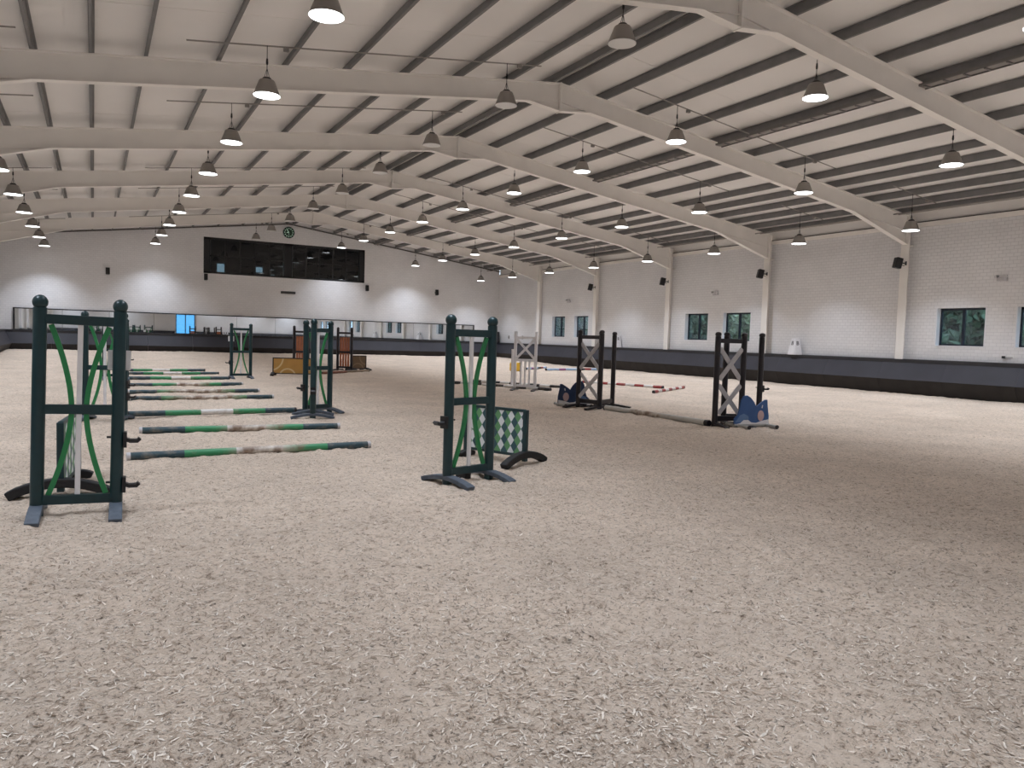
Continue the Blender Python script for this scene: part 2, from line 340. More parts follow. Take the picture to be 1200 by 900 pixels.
# ------------------------------------------------------------------ value noise for the sand surface
_rng = np.random.default_rng(11); _lat = _rng.random((512, 512))
def vnoise(x, y, s):
    x = x*s+100.3; y = y*s+57.7; xi = np.floor(x).astype(int); yi = np.floor(y).astype(int); fx = x-xi; fy = y-yi
    fx = fx*fx*(3-2*fx); fy = fy*fy*(3-2*fy); a = _lat[xi % 512, yi % 512]; b = _lat[(xi+1) % 512, yi % 512]; c = _lat[xi % 512, (yi+1) % 512]; d = _lat[(xi+1) % 512, (yi+1) % 512]
    return (a*(1-fx)+b*fx)*(1-fy)+(c*(1-fx)+d*fx)*fy-0.5
def ground(x, y, fine=True):
    x = np.asarray(x, float); y = np.asarray(y, float)
    t = np.clip((y-39.5)/9.5, 0, 1); z = 0.20*t*t*(3-2*t)
    z = z + 0.030*vnoise(x, y, 0.55) + 0.022*vnoise(x, y, 1.9) + 0.020*vnoise(x+3*vnoise(x, y, 2), y, 4.7)
    if fine: z = z + 0.030*vnoise(x, y, 9.0) + 0.020*vnoise(x, y, 21.0)
    return z - 0.012
def gz(x, y): return float(ground(x, y, False))

# ================================================================== SETTING
def axis_steps(lo, hi, segs):
    """graded coordinates: segs = [(upto, step)]"""
    out = [lo]; 
    for up, st in segs:
        n = max(1, int(round((min(up, hi)-out[-1])/st)))
        out += list(np.linspace(out[-1], min(up, hi), n+1)[1:])
    return np.array(out)
gx = axis_steps(XL, XRW, [(-1.6, 0.12), (6.8, 0.032), (12, 0.09), (XRW, 0.22)])
gy = axis_steps(YN, YFW, [(1.6, 0.35), (7.0, 0.032), (12, 0.07), (20, 0.14), (YFW, 0.3)])
GX, GY = np.meshgrid(gx, gy); GZ = ground(GX, GY)
nx, ny = len(gx), len(gy)
fm = bpy.data.meshes.new('floor'); idx = np.arange(nx*ny).reshape(ny, nx)
quads = np.stack([idx[:-1, :-1], idx[:-1, 1:], idx[1:, 1:], idx[1:, :-1]], -1).reshape(-1, 4)
fm.vertices.add(nx*ny); fm.vertices.foreach_set('co', np.stack([GX, GY, GZ], -1).ravel().astype(np.float32))
fm.loops.add(quads.size); fm.loops.foreach_set('vertex_index', quads.ravel().astype(np.int32))
fm.polygons.add(len(quads)); fm.polygons.foreach_set('loop_start', np.arange(0, quads.size, 4, dtype=np.int32))
fm.polygons.foreach_set('use_smooth', np.ones(len(quads), dtype=bool)); fm.update(calc_edges=True); fm.validate()
fm.materials.append(M['sand']); floor = link('floor', fm); floor['kind'] = 'structure'; floor['label'] = 'beige riding sand mixed with pale wood fibre'

def wall_grid(name, m, ulist, holes, axis, pos, thick, top, outward, z0=-0.1):
    """wall in plane axis=pos with rectangular holes (u0,u1,z0,z1); top(u) gives its upper edge; thickness goes outward"""
    us = sorted(set(ulist + [h for q in holes for h in q[:2]])); zs = sorted(set([z0] + [h for q in holes for h in q[2:]]))
    bm = bmesh.new(); cache = {}
    if axis == 1:
        for z in zs[1:]:
            d = (top(XG)-z)/SL; us += [u for u in (XG-d, XG+d) if us[0] < u < us[-1]]
        us = sorted(set(us))
    def vert(u, z):
        z = min(z, top(u)); k = (round(u, 4), round(z, 4))
        if k not in cache: cache[k] = bm.verts.new((pos, u, z) if axis == 0 else (u, pos, z))
        return cache[k]
    for a, b in zip(us[:-1], us[1:]):
        for i, za in enumerate(zs):
            if i+1 < len(zs): ta = tb = zs[i+1]
            else: ta, tb = top(a), top(b)
            mid = ((a+b)/2, (za+min(ta, tb))/2)
            if za >= max(top(a), top(b))-1e-4: continue
            if any(h[0] < mid[0] < h[1] and h[2] < mid[1] < h[3] for h in holes): continue
            fv = []
            for q in (vert(a, za), vert(b, za), vert(b, tb), vert(a, ta)):
                if q not in fv: fv.append(q)
            if len(fv) > 2 and not bm.faces.get(fv): bm.faces.new(fv)
    g = bmesh.ops.extrude_face_region(bm, geom=bm.faces[:]); vs = [v for v in g['geom'] if isinstance(v, bmesh.types.BMVert)]
    d = Vector((outward*thick, 0, 0)) if axis == 0 else Vector((0, outward*thick, 0))
    bmesh.ops.translate(bm, verts=vs, vec=d); bmesh.ops.recalc_face_normals(bm, faces=bm.faces)
    me = bpy.data.meshes.new(name); bm.to_mesh(me); bm.free(); me.materials.append(m)
    o = link(name, me); o['kind'] = 'structure'; return o

WZ0, WZ1 = 1.75, 3.08
WIN = [(-0.80, 0.90), (1.85, 3.55), (12.28, 13.99), (14.97, 16.68), (25.45, 27.20), (28.20, 29.87), (38.50, 40.05), (41.10, 42.67)]
EAVE = 6.12
wall_grid('wall_right', M['wall_r'], [YN-0.3, YFW+0.3], [(a, b, WZ0, WZ1) for a, b in WIN], 0, XRW, 0.32, lambda u: EAVE, 1)['label'] = 'white painted block wall with paired windows'
wall_grid('wall_left', M['wall_r'], [YN-0.3, YFW+0.3], [], 0, XL, 0.32, lambda u: EAVE, -1)
GAL = (fx(5.82), fx(15.81), fz(4.95), fz(7.12))
rt2 = lambda u: raf_top(u)+0.24
wall_grid('wall_far', M['wall_f'], [XL, XG, XRW], [GAL], 1, YFW, 0.30, rt2, 1)['label'] = 'white painted gable end wall with viewing gallery window'
wall_grid('wall_near', M['wall_f'], [XL, XG, XRW], [(9.4, 11.8, 0.0, 3.5)], 1, YN, 0.30, rt2, -1)

# ceiling: two sheeted slopes with ribs of overlapping sheets
cb = MB()
for s in (-1, 1):
    xe = XL-0.4 if s < 0 else XRW+0.4
    for k in range(30):
        y0 = YN-0.3+k*2.02; y1 = min(y0+2.02, YFW+0.3); dz = 0.006*(k % 2)
        p = [(XG, y0), (xe, y0), (xe, y1), (XG, y1)]
        lo = [(x, y, raf_top(x)+ROOF_GAP+dz) for x, y in p]; hi = [(x, y, z+0.06) for x, y, z in lo]
        cb.quad(lo); cb.quad(hi)
        for i in range(4): cb.quad([lo[i], lo[(i+1) % 4], hi[(i+1) % 4], hi[i]])
ceil = struct('ceiling', cb, M['roof'], 'pale sheeted pitched roof lining on dark purlins')
# purlins: dark Z sections running the length of the hall, resting on the rafters
pos = [1.44+1.42*i for i in range(7)]
offs = [1.45, 2.88, 4.31, 5.74, 7.16, 8.58, 10.0, 11.0, 12.0, 12.98, 13.95, 14.8]
def purlin_mesh(side):
    b = MB(); y0, y1 = YN, YFW; t = 0.012; hh = ROOF_GAP-0.012; w = 0.050
    b.span(-t/2, t/2, y0, y1, 0, hh)
    b.span(0 if side > 0 else -w, w if side > 0 else 0, y0, y1, 0, t)
    b.span(-w if side > 0 else 0, 0 if side > 0 else w, y0, y1, hh-t, hh)
    b.span((w if side > 0 else -w)-t/2, (w if side > 0 else -w)+t/2, y0, y1, 0, 0.03)
    return b.mesh('purlin', M['purlin'])
pm = {1: purlin_mesh(1), -1: purlin_mesh(-1)}
for s in (-1, 1):
    for d in [0.22]+offs:
        x = XG+s*d
        o = link('purlin', pm[s], ceil); o.location = (x, 0, raf_top(x)+0.002)
# lattice cable tray slung under the fourth purlin right of the ridge
ct = MB(); tx = XG+5.74-0.10; tz = raf_top(tx)-0.004
for dx in (0.0, 0.24): ct.span(tx+dx-0.010, tx+dx+0.010, YN, YFW, tz-0.07-dx*SL, tz-dx*SL)
y = YN+0.2
while y < YFW: ct.span(tx, tx+0.24, y-0.02, y+0.02, tz-0.10, tz-0.07); y += 0.45
tr_o = part('cable_tray', ct, M['tray'], ceil)
part('cables', MB().span(tx+0.02, tx+0.22, YN, YFW, tz-0.075, tz-0.045), M['shade'], tr_o)
for (px_, pz_, r_) in ((XRW-0.75, 6.46, 0.035), (XRW-1.05, 6.42, 0.02)):
    part('service_pipe', MB().tube([(px_, YN, pz_), (px_, YFW, pz_)], r_, 8), M['conduit'], ceil)

# eaves beams and the sheeting above them, dark strips standing in for the shadow gaps at gables and eaves
for n, (xa, sg) in enumerate(((XRW, 1), (XL, -1))):
    tb = MB(); tb.span(xa-sg*0.06, xa+sg*0.3, YN, YFW, EAVE-0.10, EAVE+0.06)
    t = struct('trim_%d' % (n+1), tb, M['steel'])
    tb = MB(); tb.span(xa+sg*0.02, xa+sg*0.10, YN, YFW, EAVE+0.06, EAVE+0.62); part('eaves_sheet', tb, M['roof'], t)
    tb = MB(); tb.span(xa-sg*0.03, xa+sg*0.02, YN, YFW, EAVE+0.055, EAVE+0.10); part('shadow_gap', tb, M['gapshade_louvre'], t)
for n, yy in enumerate((YFW, YN)):
    sg = -1 if n == 0 else 1; tb = MB()
    for s in (-1, 1):
        xe = XL if s < 0 else XRW
        q = [(XG, raf_top(XG)-0.02), (xe, raf_top(xe)-0.02), (xe, raf_top(xe)+0.05), (XG, raf_top(XG)+0.05)]
        tb.prism(q, 1, yy+sg*0.0, yy+sg*0.09)
    struct('trim_%d' % (n+3), tb, M['gapshade_louvre'])  # added dark strip that paints the shadow line under the gable roof

# steel portal frames
def i_beam_x(stations, fw=0.20, tw=0.014, tf=0.024):
    """I-section running across the hall: stations = [(x, z_bottom, z_top)]"""
    b = MB()
    for (x0, b0, t0), (x1, b1, t1) in zip(stations[:-1], stations[1:]):
        b.prism([(x0, b0), (x1, b1), (x1, b1+tf), (x0, b0+tf)], 1, -fw/2, fw/2)
        b.prism([(x0, t0-tf), (x1, t1-tf), (x1, t1), (x0, t0)], 1, -fw/2, fw/2)
        b.prism([(x0, b0+tf), (x1, b1+tf), (x1, t1-tf), (x0, t0-tf)], 1, -tw/2, tw/2)
    return b
XC = 26.0-XG        # inner face of columns from ridge
def frame_meshes():
    out = {}
    for s in (-1, 1):
        st = [(XC, 5.40), (12.02, 6.28), (0.97, 7.79), (0.0, 7.67)]
        b = i_beam_x([(XG+s*d, zb, raf_top(XG+s*d)) for d, zb in st])
        # rafter's own lower flange carried on inside the haunch
        b.prism([(XG+s*XC, 5.90), (XG+s*12.02, 6.29), (XG+s*12.02, 6.305), (XG+s*XC, 5.915)], 1, -0.05, 0.05)
        b.prism([(XG, 7.93), (XG+s*0.97, 7.80), (XG+s*0.97, 7.815), (XG, 7.945)], 1, -0.05, 0.05)
        out['rafter', s] = b.mesh('rafter', M['steel'])
        c = MB(); xi = XG+s*XC; xo = XG+s*(XC+0.30)
        c.span(xi, xi+s*0.025, -0.16, 0.16, -0.1, raf_top(xi)-0.03); c.span(xi, xo, -0.012, 0.012, -0.1, raf_top(xi)-0.03)
        c.span(xo-s*0.025, xo, -0.16, 0.16, -0.1, raf_top(xi)-0.03); c.span(xi, xo, -0.16, 0.16, 5.36, 5.385)
        out['column', s] = c.mesh('column', M['steel'])
    out['plate'] = MB().span(XG-0.02, XG+0.02, -0.115, 0.115, 7.655, raf_top(XG)+0.004).mesh('ridge_plate', M['steel'])
    return out
FM = frame_meshes(); ordn = ['nearest to', 'second from', 'third from', 'fourth from', 'fifth from', 'sixth from', 'seventh from', 'eighth from']
for i, y in enumerate(PORTALS):
    lab = 'cream steel portal frame crossing the roof, %s the far gable wall' % ordn[len(PORTALS)-1-i]
    t = thing('portal_frame', lab, 'roof frame', (0, y, 0), group='cream steel portal frames')
    for s in (-1, 1):
        link('rafter', FM['rafter', s], t); link('column', FM['column', s], t)
    link('ridge_plate', FM['plate'], t)

# kickboards: capped boards that lean in, over a skirt that is undercut
def kick(name, L0, L1, place, label):
    cap = MB(); cap.prism([(0, 1.115), (0.30, 1.115), (0.30, 1.235), (0.0, 1.25)], 0, L0, L1)
    root = struct(name, None, None, label); root.matrix_world = place
    part('cap_rail', cap, M['kickcap'], root, 0.0)
    n = int(math.ceil((L1-L0)/2.44)); 
    up = MB().prism([(0.285, 1.12), (0.60, 0.50), (0.575, 0.49), (0.26, 1.11)], 0, 0.003, 2.437).mesh('board', M['kick'])
    lo = MB().prism([(0.60, 0.50), (0.29, -0.1), (0.26, -0.09), (0.575, 0.51)], 0, 0.003, 2.437).mesh('skirt', M['skirt'])
    for k in range(n):
        for nm, me in (('board', up), ('skirt', lo)):
            o = link(nm, me, root); o.location = (L0+k*2.44, 0, 0)
            if k == n-1: o.scale.x = (L1-L0-k*2.44)/2.44
    return root
kick('baseboard_right', YN, YFW, Matrix(((0, -1, 0, XRW), (1, 0, 0, 0), (0, 0, 1, 0), (0, 0, 0, 1))), 'charcoal leaning kickboard along the long window wall')
kick('baseboard_left', YN, YFW, Matrix(((0, 1, 0, XL), (1, 0, 0, 0), (0, 0, 1, 0), (0, 0, 0, 1))), 'charcoal leaning kickboard at the left edge')
kick('baseboard_far', XL, XRW, Matrix(((1, 0, 0, 0), (0, -1, 0, YFW), (0, 0, 1, 0), (0, 0, 0, 1))), 'charcoal leaning kickboard under the long mirror')
for a, b, nm in ((XL, 9.3, 'baseboard_near'), (11.9, XRW, 'baseboard_near_right')):
    kick(nm, a, b, Matrix(((1, 0, 0, 0), (0, 1, 0, YN), (0, 0, 1, 0), (0, 0, 0, 1))), 'charcoal leaning kickboard on the entrance wall')

# windows in the long wall
for n, (a, b) in enumerate(WIN):
    f = MB(); x0, x1 = XRW+0.20, XRW+0.26; w = 0.075
    f.span(x0, x1, a, a+w, WZ0, WZ1); f.span(x0, x1, b-w, b, WZ0, WZ1); f.span(x0, x1, a, b, WZ0, WZ0+w); f.span(x0, x1, a, b, WZ1-w, WZ1)
    f.span(x0-0.01, x1, (a+b)/2-0.05, (a+b)/2+0.05, WZ0, WZ1)
    t = struct('window_%d' % (n+1), f, M['frame'])
    for u0, u1 in ((a+w, (a+b)/2-0.05), ((a+b)/2+0.05, b-w)):
        part('pane', MB().span(x0+0.025, x0+0.035, u0, u1, WZ0+w, WZ1-w), M['glass'], t)
    rv = MB(); rv.span(XRW-0.01, x0, a-0.02, a+0.02, WZ0, WZ1); rv.span(XRW-0.01, x0, b-0.02, b+0.02, WZ0, WZ1); rv.span(XRW-0.02, x0, a, b, WZ0-0.02, WZ0+0.02)
    part('window_reveal', rv, M['reveal'], t)

# gallery window high in the far wall, with the dark viewing room behind it
gx0, gx1, gz0, gz1 = GAL; yf = YFW+0.10
f = MB(); mid = (gx0+gx1)/2
f.span(gx0, gx1, yf-0.06, yf+0.06, gz1-0.14, gz1); f.span(gx0, gx1, yf-0.06, yf+0.06, gz0, gz0+0.12)
f.span(gx0, gx0+0.38, yf-0.06, yf+0.06, gz0, gz1); f.span(gx1-0.38, gx1, yf-0.06, yf+0.06, gz0, gz1); f.span(mid-0.26, mid+0.26, yf-0.06, yf+0.06, gz0, gz1)
gw = struct('window_9', f, M['frameblk'], 'long black framed viewing gallery window')
bars = MB()
for h0, h1 in ((gx0+0.38, mid-0.26), (mid+0.26, gx1-0.38)):
    cw = (h1-h0)/5
    for i in range(5):
        if i: part('mullion', MB().span(h0+i*cw-0.045, h0+i*cw+0.045, yf-0.05, yf+0.05, gz0+0.12, gz1-0.14), M['frameblk'], gw)
        for z0, z1 in ((gz0+0.12, (gz0+gz1)/2-0.05), ((gz0+gz1)/2+0.02, gz1-0.14)):
            part('pane', MB().span(h0+i*cw+0.045, h0+(i+1)*cw-0.045, yf-0.01, yf+0.01, z0, z1), M['smoke'], gw)
    part('transom', MB().span(h0, h1, yf-0.045, yf+0.045, (gz0+gz1)/2-0.05, (gz0+gz1)/2+0.02), M['frameblk'], gw)
rm = MB(); ry0, ry1 = YFW+0.30, YFW+4.5
for q in ([(gx0-1, ry1), (gx1+1, ry1)],): pass
rm.span(gx0-1, gx1+1, ry1, ry1+0.1, gz0-0.9, gz1+0.3); rm.span(gx0-1.1, gx0-1, ry0, ry1, gz0-0.9, gz1+0.3); rm.span(gx1+1, gx1+1.1, ry0, ry1, gz0-0.9, gz1+0.3)
rm.span(gx0-1, gx1+1, ry0, ry1, gz0-1.0, gz0-0.9); rm.span(gx0-1, gx1+1, ry0, ry1, gz1+0.3, gz1+0.4)
gr = struct('wall_gallery', rm, M['gallery'])
for x, w, z0, z1 in ((7.52, 0.50, 5.32, 5.98), (9.95, 0.50, 5.58, 5.92), (10.9, 0.22, 5.25, 5.45)):
    part('gallery_opening', MB().span(x-w/2, x+w/2, ry1-0.03, ry1, z0, z1), M['galwin'], gr)

# glazed entrance door behind the viewer (seen only in the mirror)
d = MB(); d.span(9.4, 9.52, YN-0.2, YN-0.08, 0, 3.5); d.span(11.68, 11.8, YN-0.2, YN-0.08, 0, 3.5); d.span(10.54, 10.66, YN-0.2, YN-0.08, 0, 3.5); d.span(9.4, 11.8, YN-0.2, YN-0.08, 3.38, 3.5); d.span(9.4, 11.8, YN-0.2, YN-0.08, 0, 0.3)
dr = struct('door_1', d, M['frame'])
for a, b in ((9.52, 10.54), (10.66, 11.68)): part('pane', MB().span(a, b, YN-0.15, YN-0.14, 0.3, 3.38), M['doorglass'], dr)

# ground and trees outside
og = struct('ground_outside', MB().span(XRW+0.35, 70, -40, 90, -0.3, -0.15), M['grass'], 'grass beyond the window wall')
og2 = struct('yard_outside', MB().span(-15, 35, YN-40, YN-0.35, -0.3, -0.15), M['concrete'], 'paving outside the entrance')
def tree_meshes(seed, leafmat):
    rg = np.random.default_rng(seed); n = 2600
    d = rg.normal(size=(n, 3)); d /= np.linalg.norm(d, axis=1)[:, None]; rad = 0.55+0.45*rg.random(n)**0.5
    lump = 1+0.25*np.sin(d[:, 0]*5+seed)*np.cos(d[:, 2]*4+d[:, 1]*3)
    c = d*(rad*lump)[:, None]*np.array([1.9, 1.9, 2.3])+np.array([0, 0, 2.6])
    u = rg.normal(size=(n, 3)); u /= np.linalg.norm(u, axis=1)[:, None]; w = np.cross(u, rg.normal(size=(n, 3))); w /= np.linalg.norm(w, axis=1)[:, None]
    sz = (0.10+0.12*rg.random(n))[:, None]; fold = np.cross(u, w)*sz*0.35
    v = np.stack([c-u*sz*1.5, c-w*sz+fold, c+u*sz*1.5, c+w*sz+fold], 1).reshape(-1, 3)
    me = bpy.data.meshes.new('crown'); me.from_pydata(v.tolist(), [], [(4*i, 4*i+1, 4*i+2, 4*i+3) for i in range(n)]); me.materials.append(leafmat)
    tr = MB().tube([(0, 0, -0.2), (0.05, 0, 1.2), (0, 0.08, 2.4), (0.1, 0, 3.6)], [0.16, 0.13, 0.10, 0.04], 8).mesh('trunk', M['bark'])
    return me, tr
TM = [tree_meshes(3, M['leaf_a']), tree_meshes(5, M['leaf_b']), tree_meshes(9, M['leaf_a'])]
seen_tree = ['window nearest the viewer', 'third window from the viewer', 'farthest pair of windows']
for i in range(24):
    y = 6+(i//2)*4.6+(i % 2)*2.3+random.uniform(-0.5, 0.5); x = 31.0+random.uniform(0, 1.0)+(i % 2)*4.6
    t = thing('garden_tree', 'leafy green tree outside, seen through the panes of the window wall', 'tree', (x, y, -0.15), random.uniform(0, 6), 'trees outside the windows')
    a, b = TM[i % 3]; link('crown', a, t); link('trunk', b, t); sc = random.uniform(0.9, 1.2); t.scale = (sc, sc, sc)

# ================================================================== LAMPS
SH = MB(); SH.lathe([(0.268, 0.0), (0.262, 0.02), (0.155, 0.285), (0.150, 0.30)], 24)
lamp_me = dict(
    shade=MB().lathe([(0.262, 0.016), (0.272, 0.0), (0.262, 0.014), (0.160, 0.285), (0.145, 0.305)], 24).mesh('shade', M['shade']),
    rim=None,
    lit=MB().lathe([(0.262, -0.004), (0.262, 0.001)], 24, smooth=False).mesh('diffuser', M['lit']),
    unlit=MB().lathe([(0.262, -0.006), (0.262, 0.001)], 24, smooth=False).mesh('diffuser', M['unlit']),
    driver=MB().lathe([(0.10, 0.30), (0.10, 0.33), (0.075, 0.36), (0.02, 0.375)], 14).mesh('driver_housing', M['black']))
lamp_light = bpy.data.lights.new('lamp_light', 'AREA'); lamp_light.shape = 'DISK'; lamp_light.size = 0.50; lamp_light.energy = LAMP_W; lamp_light.color = LAMP_COL; lamp_light.spread = LAMP_SPREAD
ROWS = [('row by the left wall', -2.30, 5.78, 0.0, True), ('row left of the ridge', 3.12, 6.36, 0.0, True), ('unlit row under the ridge', 8.65, 7.10, 0.0, False),
        ('row right of the ridge', 13.90, 7.02, 0.0, True), ('middle right row', 18.95, 6.24, 0.0, True), ('row along the window wall', 23.70, 5.51, -0.35, True)]
rank = ['nearest the far wall', 'second from the far wall', 'third from the far wall', 'fourth from the far wall', 'fifth from the far wall', 'sixth from the far wall', 'seventh from the far wall', 'eighth from the far wall', 'ninth from the far wall', 'tenth from the far wall', 'eleventh from the far wall', 'twelfth from the far wall', 'last by the entrance']
for rn, X, Z, dy, on in ROWS:
    ztop = raf_top(X)-0.03
    cable = MB().tube([(0, 0, 0.39), (0, 0, ztop-Z)], 0.008, 6); cable.tube([(-0.05, 0, 0.36), (0, 0, 0.55)], 0.005, 5); cable.tube([(0.05, 0, 0.36), (0, 0, 0.55)], 0.005, 5); cable.lathe([(0.018, 0.62), (0.024, 0.66), (0.018, 0.74)], 8)
    cme = cable.mesh('cable', M['black'])
    for k in range(13):
        Y = 48.50-4.575*k+dy
        t = thing('high_bay_lamp', '%s high bay lamp, %s, %s' % ('lit' if on else 'switched off', rn.replace('unlit ', ''), rank[k]), 'lamp', (X, Y, Z), group='high bay roof lamps')
        link('shade', lamp_me['shade'], t); link('diffuser', lamp_me['lit' if on else 'unlit'], t); link('driver_housing', lamp_me['driver'], t); link('cable', cme, t)
        if on:
            l = link('lamp_light', lamp_light, t); l.location = (0, 0, 0.008)
for k in range(13):
    Y = 48.50-4.575*k
    for a, b in ((-3.3, -1.2), (1.6, 9.6), (12.4, 20.4), (22.7, 25.0)):
        Y = 48.50-4.575*k-(0.35 if a > 22 else 0.0)
        c = MB().tube([(a, Y+0.02, raf_top(a)-0.03), (b, Y+0.02, raf_top(b)-0.03)], 0.016, 6)
        for j in (3.5, 9.0, 14.3, 19.4, 24.5):
            if a < j < b: c.box((j, Y+0.02, raf_top(j)-0.075), (0.10, 0.08, 0.08))
        part('conduit', c, M['conduit'], ceil)

# ================================================================== FAR WALL AND WINDOW WALL FITTINGS
mt = thing('arena_mirror', 'long low black framed mirror standing on the far kickboard', 'mirror', (0, YFW, 0))
mx0, mx1, mz0, mz1 = fx(-3.83), fx(23.95), 1.252, fz(2.45); npan = 12; pw = (mx1-mx0)/npan
fr = MB(); fr.span(mx0, mx1, -0.09, -0.01, mz1-0.055, mz1); fr.span(mx0, mx1, -0.09, -0.01, mz0, mz0+0.03); fr.span(mx0, mx0+0.08, -0.09, -0.01, mz0, mz1); fr.span(mx1-0.08, mx1, -0.09, -0.01, mz0, mz1)
part('frame', fr, M['frameblk'], mt)
for k in range(npan):
    part('mirror_panel', MB().span(mx0+k*pw+(0.05 if k == 0 else 0.006), mx0+(k+1)*pw-(0.05 if k == npan-1 else 0.006), -0.05, -0.02, mz0+0.02, mz1-0.03), M['mirror'], mt)
part('backing', MB().span(mx0, mx1, -0.02, 0.0, mz0, mz1), M['frameblk'], mt)

ck = thing('wall_clock', 'round dark green wall clock with pale marks above the gallery window', 'clock', (fx(10.82), YFW, fz(7.81)))
def disc_y(r, y0, y1, n=32): return MB().prism([(r*math.cos(2*math.pi*k/n), r*math.sin(2*math.pi*k/n)) for k in range(n)], 1, y0, y1)
part('face', disc_y(0.335, -0.07, -0.0), M['clockface'], ck)
rim = MB(); rim.tube([(0.345*math.cos(q*math.pi/16), -0.06, 0.345*math.sin(q*math.pi/16)) for q in range(33)], 0.02, 6); part('rim', rim, M['wing'], ck)
for k in range(12):
    q = k*math.pi/6; p = Vector((0.255*math.sin(q), -0.078, 0.255*math.cos(q)))
    part('hour_mark', MB().bar([p*1.0-Vector((0.030*math.sin(q), 0, 0.030*math.cos(q))), p+Vector((0.030*math.sin(q), 0, 0.030*math.cos(q)))], 0.012, 0.048, (0, 1, 0)), M['clockmark'], ck)
for nm, ang, ln, w in (('minute_hand', -33, 0.22, 0.034), ('hour_hand', -95, 0.14, 0.042), ('second_hand', 180, 0.20, 0.016)):
    q = R(ang); part(nm, MB().bar([(0, -0.085, 0), (ln*math.sin(q), -0.085, ln*math.cos(q))], 0.012, w, (0, 1, 0)), M['clockmark'], ck)

def speaker(loc, rz, label, w=0.24, h=0.40, d=0.24, tilt=-0.15, arm=None):
    t = thing('loudspeaker', label, 'speaker', loc, rz, 'black wall loudspeakers')
    m = Matrix.Rotation(tilt, 4, 'X')
    c = MB().prism([(-w/2, -d/2), (w/2, -d/2), (w*0.36, d/2), (-w*0.36, d/2)], 2, -h/2, h/2); c.v = [tuple(m @ Vector(v)) for v in c.v]
    part('cabinet', c, M['black'], t, 0.012)
    g = MB().box((0, -d/2-0.006, 0), (w*0.88, 0.012, h*0.92), m=m); part('grille', g, M['frameblk'], t)
    b = MB(); a = arm or 0.25; b.tube([(0, d*0.4, 0), (0, d/2+a, 0)], 0.022, 8); b.box((0, d/2+a, 0), (0.10, 0.02, 0.14)); b.tube([(0, d*0.4, -0.06), (0.04, d/2+a*0.6, -0.10)], 0.012, 6); part('bracket', b, M['black'], t)
    return t
for x, z, lab in ((0.72, 4.70, 'small black loudspeaker alone on the left of the far wall'), (5.92, 4.70, 'small black loudspeaker below the left corner of the gallery window'),
                  (15.92, 4.61, 'small black loudspeaker below the right corner of the gallery window'), (20.92, 4.60, 'small black loudspeaker on the right of the far wall')):
    speaker((fx(x), YFW-0.22, fz(z)), 0, lab, 0.22, 0.38, 0.2, -0.1, 0.12)
cn = {17.87: 'nearest', 24.42: 'second nearest', 31.0: 'third nearest', 37.53: 'farthest'}
for y in (17.87, 24.42, 31.0, 37.53):
    speaker((25.68, y+0.02, 4.72), -math.pi/2-0.5, 'black loudspeaker bracketed to the column %s the viewer on the window wall' % ('farthest from' if 'far' in cn[y] else cn[y]+' to' if ' ' in cn[y] else 'nearest'), 0.25, 0.38, 0.24, -0.2, 0.16)
v = MB(); v.span(-0.46, 0.46, -0.07, 0, -0.075, 0.075)
vt = tag(part('wall_heater', v, M['black'], None, 0.02), 'slim black bar fitting below the gallery window', 'heater'); vt.location = (fx(10.83), YFW-0.01, fz(4.04))
part('louvre', MB().span(-0.42, 0.42, -0.085, -0.07, -0.02, 0.02), M['gapshade_louvre'], vt)
sb = thing('corner_box', 'black box standing on the kickboard cap in the far right corner', 'box', (25.80, YFW-0.3, 1.245))
part('body', MB().prism([(-0.26, 0), (0.26, 0), (0.30, 0.42), (-0.30, 0.42)], 1, -0.2, 0.2), M['kick'], sb, 0.02)
part('lid', MB().box((0, 0, 0.60), (0.64, 0.44, 0.36)), M['black'], sb, 0.03)
emn = {14.5: 'over the nearest windows', 27.75: 'over the middle windows', 40.7: 'over the farthest windows'}
for y in (14.5, 27.75, 40.7):
    t = thing('twin_spot', 'small grey twin emergency light %s' % emn[y], 'light', (XRW, y, 4.0), group='twin emergency lights')
    part('housing', MB().span(-0.09, 0, -0.16, 0.16, -0.07, 0.05), M['offwhite'], t, 0.015)
    for s in (-1, 1): part('lamp_head', MB().tube([(-0.05, s*0.13, 0.10), (-0.16, s*0.16, 0.07)], [0.035, 0.055], 10), M['offwhite'], t)
sockn = ['leftmost', 'middle', 'rightmost']
for i, y in enumerate((48.5, 47.5, 46.5)):
    o = tag(part('wall_socket', MB().span(-0.05, 0, -0.06, 0.06, -0.12, 0.12), M['shade'], None, 0.01), '%s of three small grey sockets near the far right corner' % sockn[i], 'socket', 'sockets near the corner'); o.location = (XRW-0.002, y, 1.66)
    part('switch', MB().span(-0.065, -0.05, -0.02, 0.02, -0.05, 0.05), M['black'], o)
o = tag(part('cable_hook', MB().span(-0.06, 0, -0.05, 0.05, -0.04, 0.04), M['black'], None, 0.008), 'small black hook on the wall under the nearest windows', 'hook'); o.location = (XRW-0.002, 14.3, 1.43)
part('bar', MB().tube([(-0.03, 0.02, 0), (-0.03, -0.28, 0)], 0.012, 6), M['shade'], o)

